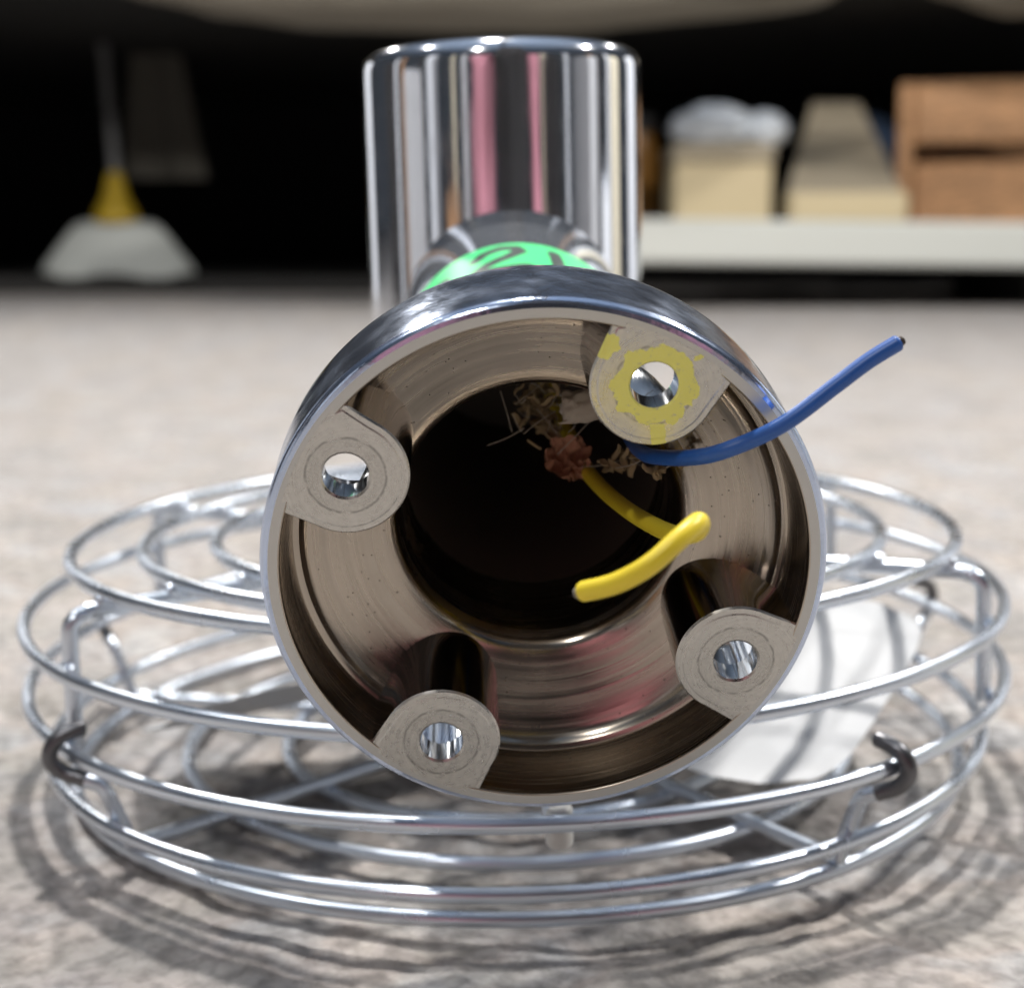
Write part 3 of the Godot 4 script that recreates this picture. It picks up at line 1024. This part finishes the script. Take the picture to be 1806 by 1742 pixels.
# ---------------------------------------------------------------- behind the fan
func make_background() -> void:
	var back := part("backdrop_cloth", box_mesh(Vector3(9.0, 2.6, 0.04), 0.01), mats["dark_cloth"], self, Transform3D(Basis.IDENTITY, Vector3(0, 0, -4.9)))
	tag(back, "black cloth hanging behind the shelf and the broom", "cloth")
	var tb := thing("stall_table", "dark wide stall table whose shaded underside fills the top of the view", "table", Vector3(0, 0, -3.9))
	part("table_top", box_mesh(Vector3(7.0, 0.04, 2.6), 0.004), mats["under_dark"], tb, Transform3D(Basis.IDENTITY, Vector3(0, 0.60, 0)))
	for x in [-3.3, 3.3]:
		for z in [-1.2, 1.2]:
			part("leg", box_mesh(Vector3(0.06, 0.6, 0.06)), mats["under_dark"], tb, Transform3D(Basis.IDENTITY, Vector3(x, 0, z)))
	var mat := part("floor_mat", box_mesh(Vector3(3.0, 0.035, 1.6), 0.004), mats["under_dark"], self, Transform3D(Basis.IDENTITY, Vector3(-1.55, 0.0, -4.02)))
	tag(mat, "black low platform under the broom at the edge of the concrete", "platform")
	# sacks on the table edge
	var sack := thing("beige_sack", "sagging beige cloth bundle hanging along the front edge of the table", "bundle", Vector3(-0.05, 0.56, -2.235))
	part("cloth_body", lump(Vector3(0.62, 0.088, 0.13), 0.12, 0.12, 3, 24, 48), mats["beige_cloth"], sack)
	part("cloth_fold", lump(Vector3(0.36, 0.05, 0.10), 0.15, 0.14, 5, 16, 32), mats["beige_cloth"], sack, Transform3D(Basis.IDENTITY, Vector3(0.22, -0.005, 0.03)))
	var sack2 := thing("small_beige_sack", "smaller beige cloth bundle at the top right above the wooden crate", "bundle", Vector3(1.0, 0.595, -2.3))
	part("cloth_body", lump(Vector3(0.34, 0.085, 0.12), 0.15, 0.13, 7, 20, 36), mats["beige_cloth"], sack2)
	part("knot", lump(Vector3(0.06, 0.05, 0.06), 0.2, 0.2, 8, 10, 16), mats["beige_cloth"], sack2, Transform3D(Basis.IDENTITY, Vector3(-0.30, 0.02, 0.02)))
	# plank on feet
	var pl := thing("low_shelf", "low white shelf plank standing on dark feet behind the fan on the right", "shelf", Vector3(1.05, 0, -2.75))
	part("plank", box_mesh(Vector3(2.1, 0.083, 0.70), 0.008), mats["white_board"], pl, Transform3D(Basis(Vector3(0, 0, 1), deg_to_rad(-0.6)), Vector3(0, 0.0745, 0)))
	for x in [-0.9, 0.0, 0.85]:
		part("foot", box_mesh(Vector3(0.09, 0.076, 0.5)), mats["under_dark"], pl, Transform3D(Basis.IDENTITY, Vector3(x, 0, -0.05)))
	# crate
	var cr := thing("wooden_crate", "orange brown wooden crate with a dark gap between its two front boards", "crate", Vector3(1.065, 0.156, -2.66), deg_to_rad(-17.0))
	part("side_panel", box_mesh(Vector3(0.03, 0.272, 0.30)), mats["orange_wood"], cr, Transform3D(Basis.IDENTITY, Vector3(-0.266, 0, 0)))
	part("side_panel", box_mesh(Vector3(0.03, 0.272, 0.30)), mats["orange_wood"], cr, Transform3D(Basis.IDENTITY, Vector3(0.266, 0, 0)))
	part("front_board", box_mesh(Vector3(0.50, 0.115, 0.018)), mats["orange_wood"], cr, Transform3D(Basis.IDENTITY, Vector3(0, 0.157, 0.135)))
	part("front_board", box_mesh(Vector3(0.50, 0.122, 0.018)), mats["orange_wood"], cr, Transform3D(Basis.IDENTITY, Vector3(0, 0.0, 0.095)))
	part("back_board", box_mesh(Vector3(0.50, 0.26, 0.018)), mats["orange_wood"], cr, Transform3D(Basis.IDENTITY, Vector3(0, 0.004, -0.13)))
	part("bottom_board", box_mesh(Vector3(0.50, 0.018, 0.20)), mats["orange_wood"], cr, Transform3D(Basis.IDENTITY, Vector3(0, 0.002, -0.015)))
	# cream carton and plastic bag on it
	var cb := thing("cream_carton", "small cream carton with a duller lid, left on the white shelf", "carton", Vector3(0.405, 0.1605, -2.62))
	part("carton_body", box_mesh(Vector3(0.188, 0.112, 0.18), 0.006), mats["cream_card"], cb)
	part("carton_lid", box_mesh(Vector3(0.196, 0.034, 0.188), 0.006), mats["cream_card_dull"], cb, Transform3D(Basis.IDENTITY, Vector3(0, 0.1125, 0)))
	var bag := thing("plastic_bag", "crumpled shiny white plastic bag lying on the cream carton", "bag", Vector3(0.405, 0.338, -2.60))
	part("bag_body", lump(Vector3(0.085, 0.043, 0.07), 0.28, 0.22, 13, 22, 34, -0.75), mats["white_plastic"], bag, Transform3D(Basis.IDENTITY, Vector3(-0.01, 0.002, 0)))
	part("bag_end", lump(Vector3(0.045, 0.036, 0.05), 0.3, 0.25, 15, 16, 24, -0.75), mats["white_plastic"], bag, Transform3D(Basis.IDENTITY, Vector3(0.085, -0.004, 0.01)))
	# leaning tapered board with a block at its foot
	var wd := thing("leaning_board", "tapered drab board leaning back behind a cream block on the shelf", "board", Vector3(0.632, 0.158, -2.52))
	var st := begin()
	var q := [Vector3(-0.112, 0.05, 0.02), Vector3(0.112, 0.05, 0.02), Vector3(0.115, 0.262, -0.40), Vector3(0.015, 0.262, -0.40)]
	var th := Vector3(0, -0.02, -0.01)
	for f in [[q[0], q[1], q[2], q[3], 1], [q[0] + th, q[1] + th, q[2] + th, q[3] + th, -1]]:
		var n: Vector3 = (f[2] - f[0]).cross(f[1] - f[0]).normalized() * -1.0
		if n.y * f[4] < 0: n = -n
		tri(st, [f[0], f[1], f[2]], [n, n, n], [Vector2.ZERO, Vector2.RIGHT, Vector2.ONE])
		tri(st, [f[0], f[2], f[3]], [n, n, n], [Vector2.ZERO, Vector2.ONE, Vector2.DOWN])
	for k in 4:
		var a: Vector3 = q[k]
		var c: Vector3 = q[(k + 1) % 4]
		var n: Vector3 = (c - a).cross(th).normalized()
		if n.dot((a + c) / 2.0 - (q[0] + q[2]) / 2.0) < 0: n = -n
		tri(st, [a, c, c + th], [n, n, n], [Vector2.ZERO, Vector2.RIGHT, Vector2.ONE])
		tri(st, [a, c + th, a + th], [n, n, n], [Vector2.ZERO, Vector2.ONE, Vector2.DOWN])
	part("board", done(st), mats["cream_card_dull"], wd)
	part("block", box_mesh(Vector3(0.222, 0.058, 0.07), 0.008), mats["cream_card"], wd, Transform3D(Basis.IDENTITY, Vector3(0, 0, 0.03)))
	var prop := part("rear_prop", box_mesh(Vector3(0.05, 0.235, 0.03)), mats["under_dark"], wd, Transform3D(Basis.IDENTITY, Vector3(0.06, 0.0, -0.40)))
	# dim odds and ends
	var jar := thing("amber_jar", "dim amber jar with a dark lid standing left of the cream carton", "jar", Vector3(0.262, 0.158, -2.86))
	var js := begin()
	turn_profile(js, [Vector2(0.0001, 0.0), Vector2(0.045, 0.002), Vector2(0.052, 0.02), Vector2(0.052, 0.15), Vector2(0.040, 0.18), Vector2(0.036, 0.20)], 32, false, 1.0, 1.0)
	part("jar_body", done(js), std("amber", lin(0.20, 0.09, 0.015), 0.4), jar)
	js = begin()
	turn_profile(js, [Vector2(0.036, 0.19), Vector2(0.041, 0.195), Vector2(0.041, 0.222), Vector2(0.036, 0.227), Vector2(0.0001, 0.227)], 32, false, 1.0, 1.0)
	part("jar_lid", done(js), mats["under_dark"], jar)
	var blue := part("blue_cloth_bundle", lump(Vector3(0.10, 0.12, 0.07), 0.25, 0.2, 21, 16, 24), std("dim_blue", lin(0.04, 0.07, 0.13), 0.9), self, Transform3D(Basis.IDENTITY, Vector3(0.80, 0.28, -3.05)))
	tag(blue, "dim blue cloth bundle between the leaning board and the wooden crate", "bundle")
	# broom
	var br := thing("broom", "flared white broom head with a yellow collar on a leaning grey handle", "broom", Vector3(-0.975, 0.035, -3.344))
	st = begin()
	var rows := []
	var prof := [Vector2(0.0, 0.140), Vector2(0.085, 0.138), Vector2(0.105, 0.128), Vector2(0.125, 0.105), Vector2(0.155, 0.065), Vector2(0.182, 0.030), Vector2(0.190, 0.010), Vector2(0.183, 0.0), Vector2(0.0, 0.018)]
	for v in prof:
		var line := []
		for j in 49:
			var a := TAU * j / 48
			var wav := 1.0 + 0.02 * sin(a * 17.0) * clampf(1.0 - v.y * 7.0, 0, 1)
			line.append(Vector3(v.x * cos(a) * wav, v.y + 0.006 * sin(a * 5.0) * clampf(1.0 - v.y * 7.0, 0, 1), v.x * sin(a) * 0.38 * wav))
		rows.append(line)
	sheet(st, rows, true, false)
	part("broom_head", done(st), mats["broom_white"], br)
	st = begin()
	turn_profile(st, [Vector2(0.001, 0.255), Vector2(0.016, 0.255), Vector2(0.022, 0.235), Vector2(0.032, 0.195), Vector2(0.050, 0.165), Vector2(0.056, 0.145), Vector2(0.050, 0.132), Vector2(0.001, 0.130)], 32, false, 1.0, 1.0)
	part("collar", done(st), mats["broom_yellow"], br)
	st = begin()
	tube(st, [Vector3(0.003, 0.23, 0), Vector3(-0.03, 0.62, -0.05), Vector3(-0.10, 1.30, -0.2)], 0.013, 14)
	part("handle", done(st), mats["grey_stick"], br)
	# drab cloth panel beside the handle
	st = begin()
	for face in 2:
		rows = []
		for i in 13:
			var line := []
			for j in 25:
				var u := j / 24.0
				var v := i / 12.0
				line.append(Vector3(lerpf(lerpf(-1.02, -0.99, v), lerpf(-0.80, -0.86, v), u), lerpf(0.285, 0.60, v), -3.60 + 0.012 * sin(u * 11.0) - 0.004 * face))
			rows.append(line)
		sheet(st, rows, false, face == 0)
	var cl := part("hanging_cloth", done(st), mats["dark_panel"], self)
	tag(cl, "drab brown cloth hanging from the table behind the broom handle", "cloth")

# ---------------------------------------------------------------- round the camera: what the chrome mirrors, and the lamps
func carton(called: String, label: String, size: Vector3, at: Vector3, turn: float, m: String) -> void:
	var c := thing(called, label, "box", at, deg_to_rad(turn))
	part("body", box_mesh(size, 0.006), mats[m], c)
	part("flap", box_mesh(Vector3(size.x * 0.98, 0.004, size.z * 0.48), 0.001), mats[m], c, Transform3D(Basis(Vector3(1, 0, 0), 0.25), Vector3(0, size.y, size.z * 0.24)))

func cloth_roll(called: String, label: String, r: float, h: float, at: Vector3, m: String, sd: int) -> void:
	var c := thing(called, label, "cloth roll", at)
	var st := begin()
	var n := FastNoiseLite.new()
	n.seed = sd
	n.frequency = 3.0
	var rows := []
	for i in 15:
		var line := []
		for j in 33:
			var a := TAU * (j % 32) / 32
			var y := h * i / 14.0
			var k := r * (1.0 + 0.75 * n.get_noise_3d(cos(a) * 0.2, y * 1.6, sin(a) * 0.2))
			line.append(Vector3(cos(a) * k, y, sin(a) * k))
		rows.append(line)
	sheet(st, rows, true, true)
	part("fabric", done(st), mats[m], c)
	st = begin()
	turn_profile(st, [Vector2(0.0001, h - 0.01), Vector2(r, h - 0.005)], 32, false, -1.0, 1.0)
	part("roll_end", done(st), mats[m], c)

func lamp(called: String, label: String, at: Vector3, energy: float, r := 0.035) -> void:
	var l := thing(called, label, "lamp", at)
	var st := begin()
	var prof := []
	for k in 13:
		var a := PI * k / 13.0
		prof.append(Vector2(maxf(r * sin(a), 0.0001), -r * cos(a)))
	turn_profile(st, prof, 32, false, 1.0, 1.0)
	part("bulb", done(st), mats["bulb_glow"], l)
	st = begin()
	turn_profile(st, [Vector2(r * 0.45, r * 0.9), Vector2(r * 0.6, r * 1.2), Vector2(r * 0.5, r * 2.6), Vector2(0.004, r * 2.8)], 24, false, 1.0, 1.0)
	part("socket", done(st), mats["socket_white"], l)
	st = begin()
	tube(st, [Vector3(0, r * 2.7, 0), Vector3(0, 2.94 - at.y, 0)], 0.003, 8)
	part("cord", done(st), mats["cable"], l)
	var o := OmniLight3D.new()
	o.name = called + "_glow"
	o.light_color = Color(1.0, 0.98, 0.955)
	o.light_energy = energy
	o.light_size = r
	o.omni_range = 12.0
	o.omni_attenuation = 2.0
	o.shadow_enabled = true
	l.add_child(o)

func make_canopy() -> void:
	var c := thing("canopy", "pale blue grey tarpaulin canopy stretched over the stalls on dark poles", "canopy", Vector3(0, 0, 0))
	var st := begin()
	for face in 2:
		var rows := []
		for i in 31:
			var line := []
			for j in 41:
				var x := lerpf(-4.5, 4.5, j / 40.0)
				var z := lerpf(-4.8, 4.0, i / 30.0)
				line.append(Vector3(x, 2.95 + 0.10 * absf(sin(x * 1.4)) + 0.03 * sin(z * 5.0 + x) + 0.006 * face, z))
			rows.append(line)
		sheet(st, rows, false, face == 0)
	part("tarpaulin", done(st), std("tarpaulin", lin(0.24, 0.32, 0.45), 0.7), c)
	for x in [-4.4, -2.2, 0.0, 2.2, 4.4]:
		st = begin()
		tube(st, [Vector3(x, 2.90, -4.8), Vector3(x, 2.92, -0.4), Vector3(x, 2.90, 4.0)], 0.04, 12)
		part("rafter", done(st), mats["under_dark"], c)
	for z in [-4.7, 3.9]:
		for x in [-4.4, 4.4]:
			st = begin()
			tube(st, [Vector3(x, 0, z), Vector3(x, 2.9, z)], 0.04, 12)
			part("pole", done(st), mats["under_dark"], c)

func make_surroundings() -> void:
	make_canopy()
	cloth_roll("pink_cloth_roll", "wide crumpled pink cloth roll standing behind the viewer on the left", 0.19, 0.55, Vector3(-0.36, 0, 1.35), "pink_cloth", 2)
	cloth_roll("slim_pink_cloth_roll", "slim pink cloth roll standing behind the viewer on the right", 0.10, 0.60, Vector3(0.62, 0, 1.30), "pink_cloth", 6)
	cloth_roll("black_cloth_roll", "tall thick black cloth bale standing right behind the viewer", 0.22, 1.5, Vector3(0.15, 0, 1.08), "dark_cloth", 4)
	carton("pale_box", "tall pale panel box standing behind the fan beyond the left edge of the view", Vector3(0.5, 0.8, 0.1), Vector3(-1.35, 0, -1.75), 40, "pale_paint")
	carton("pale_box", "tall pale panel box standing behind the fan beyond the right edge of the view", Vector3(0.5, 0.8, 0.1), Vector3(1.5, 0, -1.35), -50, "pale_paint")
	carton("brown_carton", "small brown carton on the ground left of the viewer", Vector3(0.26, 0.15, 0.22), Vector3(-0.92, 0, 1.02), 30, "brown_card")
	carton("white_panel_box", "tall pale box left of the viewer", Vector3(0.36, 0.9, 0.16), Vector3(-1.45, 0, 0.95), 55, "pale_paint")
	carton("grey_box", "grey box far left of the viewer", Vector3(0.4, 0.28, 0.3), Vector3(-1.35, 0, 0.35), 80, "grey_card")
	carton("dark_box", "black box left of the wire guard", Vector3(0.5, 0.5, 0.3), Vector3(-1.7, 0, -0.25), 90, "dark_cloth")
	carton("cream_box", "tall cream box to the right of the wire guard", Vector3(0.25, 0.6, 0.2), Vector3(1.45, 0, -0.35), 95, "cream_paint")
	carton("grey_cabinet", "grey cabinet to the right of the viewer", Vector3(0.7, 0.5, 0.3), Vector3(1.5, 0, 0.55), -60, "grey_card")
	carton("dark_crate", "black crate right behind the viewer", Vector3(0.4, 0.45, 0.3), Vector3(1.05, 0, 1.2), -35, "dark_cloth")
	var k := 0
	for a in [[-1.15, 0.72, "pale_paint", 0.045], [-1.28, 0.55, "dark_cloth", 0.05], [-1.0, 1.25, "cream_paint", 0.04], [-0.75, 1.35, "grey_card", 0.06], [-1.5, 0.12, "brown_card", 0.04], [0.85, 1.32, "cream_paint", 0.05], [1.22, 0.92, "pale_paint", 0.035], [1.36, 0.30, "brown_card", 0.03], [1.40, 0.12, "dark_cloth", 0.05], [-1.55, -0.1, "pale_paint", 0.04], [1.5, -0.15, "pale_paint", 0.05], [-0.55, 1.5, "pale_paint", 0.05]]:
		var st := begin()
		turn_profile(st, [Vector2(a[3] * 0.9, 0.0), Vector2(a[3], 0.004), Vector2(a[3], 0.75), Vector2(a[3] * 0.92, 0.756), Vector2(a[3] * 0.85, 0.75), Vector2(a[3] * 0.85, 0.1), Vector2(0.0001, 0.1)], 32, false, 1.0, 1.0)
		var names := {"pale_paint": "pale", "dark_cloth": "black", "cream_paint": "cream", "grey_card": "grey", "brown_card": "brown"}
		var o := part(numbered("card_tube"), done(st), mats[a[2]], self, Transform3D(Basis.from_euler(Vector3(0.02 * sin(k * 3.0), 0, 0.03 * cos(k * 2.0))), Vector3(a[0], 0, a[1])))
		tag(o, "upright %s cardboard tube, %s of those standing round the viewer" % [names[a[2]], ["first", "second", "third", "fourth", "fifth", "sixth", "seventh", "eighth", "ninth", "tenth", "eleventh", "twelfth"][k]], "tube", "upright tubes round the viewer")
		k += 1
	carton("pale_box", "pale blue-grey low box on the far right", Vector3(0.3, 0.22, 0.3), Vector3(1.55, 0, 0.05), 70, "pale_paint")

func _ready() -> void:
	rng.seed = 7
	# camera
	var cam := Camera3D.new()
	cam.name = "camera"
	add_child(cam)
	cam.position = Vector3(0, CAM_H * U, CAM_D * U)
	cam.rotation_degrees = Vector3(-9.732, 0, 0)
	var at := CameraAttributesPhysical.new()
	at.frustum_focal_length = 35.89
	at.frustum_focus_distance = 0.2145
	at.exposure_aperture = 11.2
	at.frustum_near = 0.02
	at.frustum_far = 60.0
	cam.attributes = at
	cam.fov = 36.98
	cam.near = 0.02
	cam.far = 60.0
	cam.make_current()
	# air
	var we := WorldEnvironment.new()
	we.name = "environment"
	var e := Environment.new()
	e.background_mode = Environment.BG_COLOR
	e.background_color = Color(0.60, 0.64, 0.70)
	e.background_energy_multiplier = 0.10
	e.tonemap_mode = Environment.TONE_MAPPER_LINEAR
	e.tonemap_exposure = 1.02
	e.sdfgi_enabled = true
	e.ssao_enabled = true
	e.ssil_enabled = true
	we.environment = e
	add_child(we)
	make_materials()
	# bulbs strung over the stalls
	lamp("hanging_bulb", "bare white bulb almost straight above the fan", Vector3(-0.10, 1.45, -0.36), 2.1)
	lamp("hanging_bulb", "bare white bulb above and right of the fan", Vector3(0.95, 1.25, -0.18), 1.25)
	lamp("hanging_bulb", "bare white bulb above and left of the fan", Vector3(-0.80, 1.35, -0.18), 0.32)
	lamp("hanging_bulb", "bare white bulb behind the fan on the left", Vector3(-0.75, 1.25, -1.55), 1.1)
	lamp("hanging_bulb", "bare white bulb over the shelf on the right", Vector3(0.9, 1.35, -1.35), 0.8)
	lamp("hanging_bulb", "bare white bulb in front of the fan, up behind the viewer", Vector3(-0.55, 1.55, 1.25), 0.65)
	make_ground()
	make_background()
	make_fan()
	make_debris()
	make_surroundings()
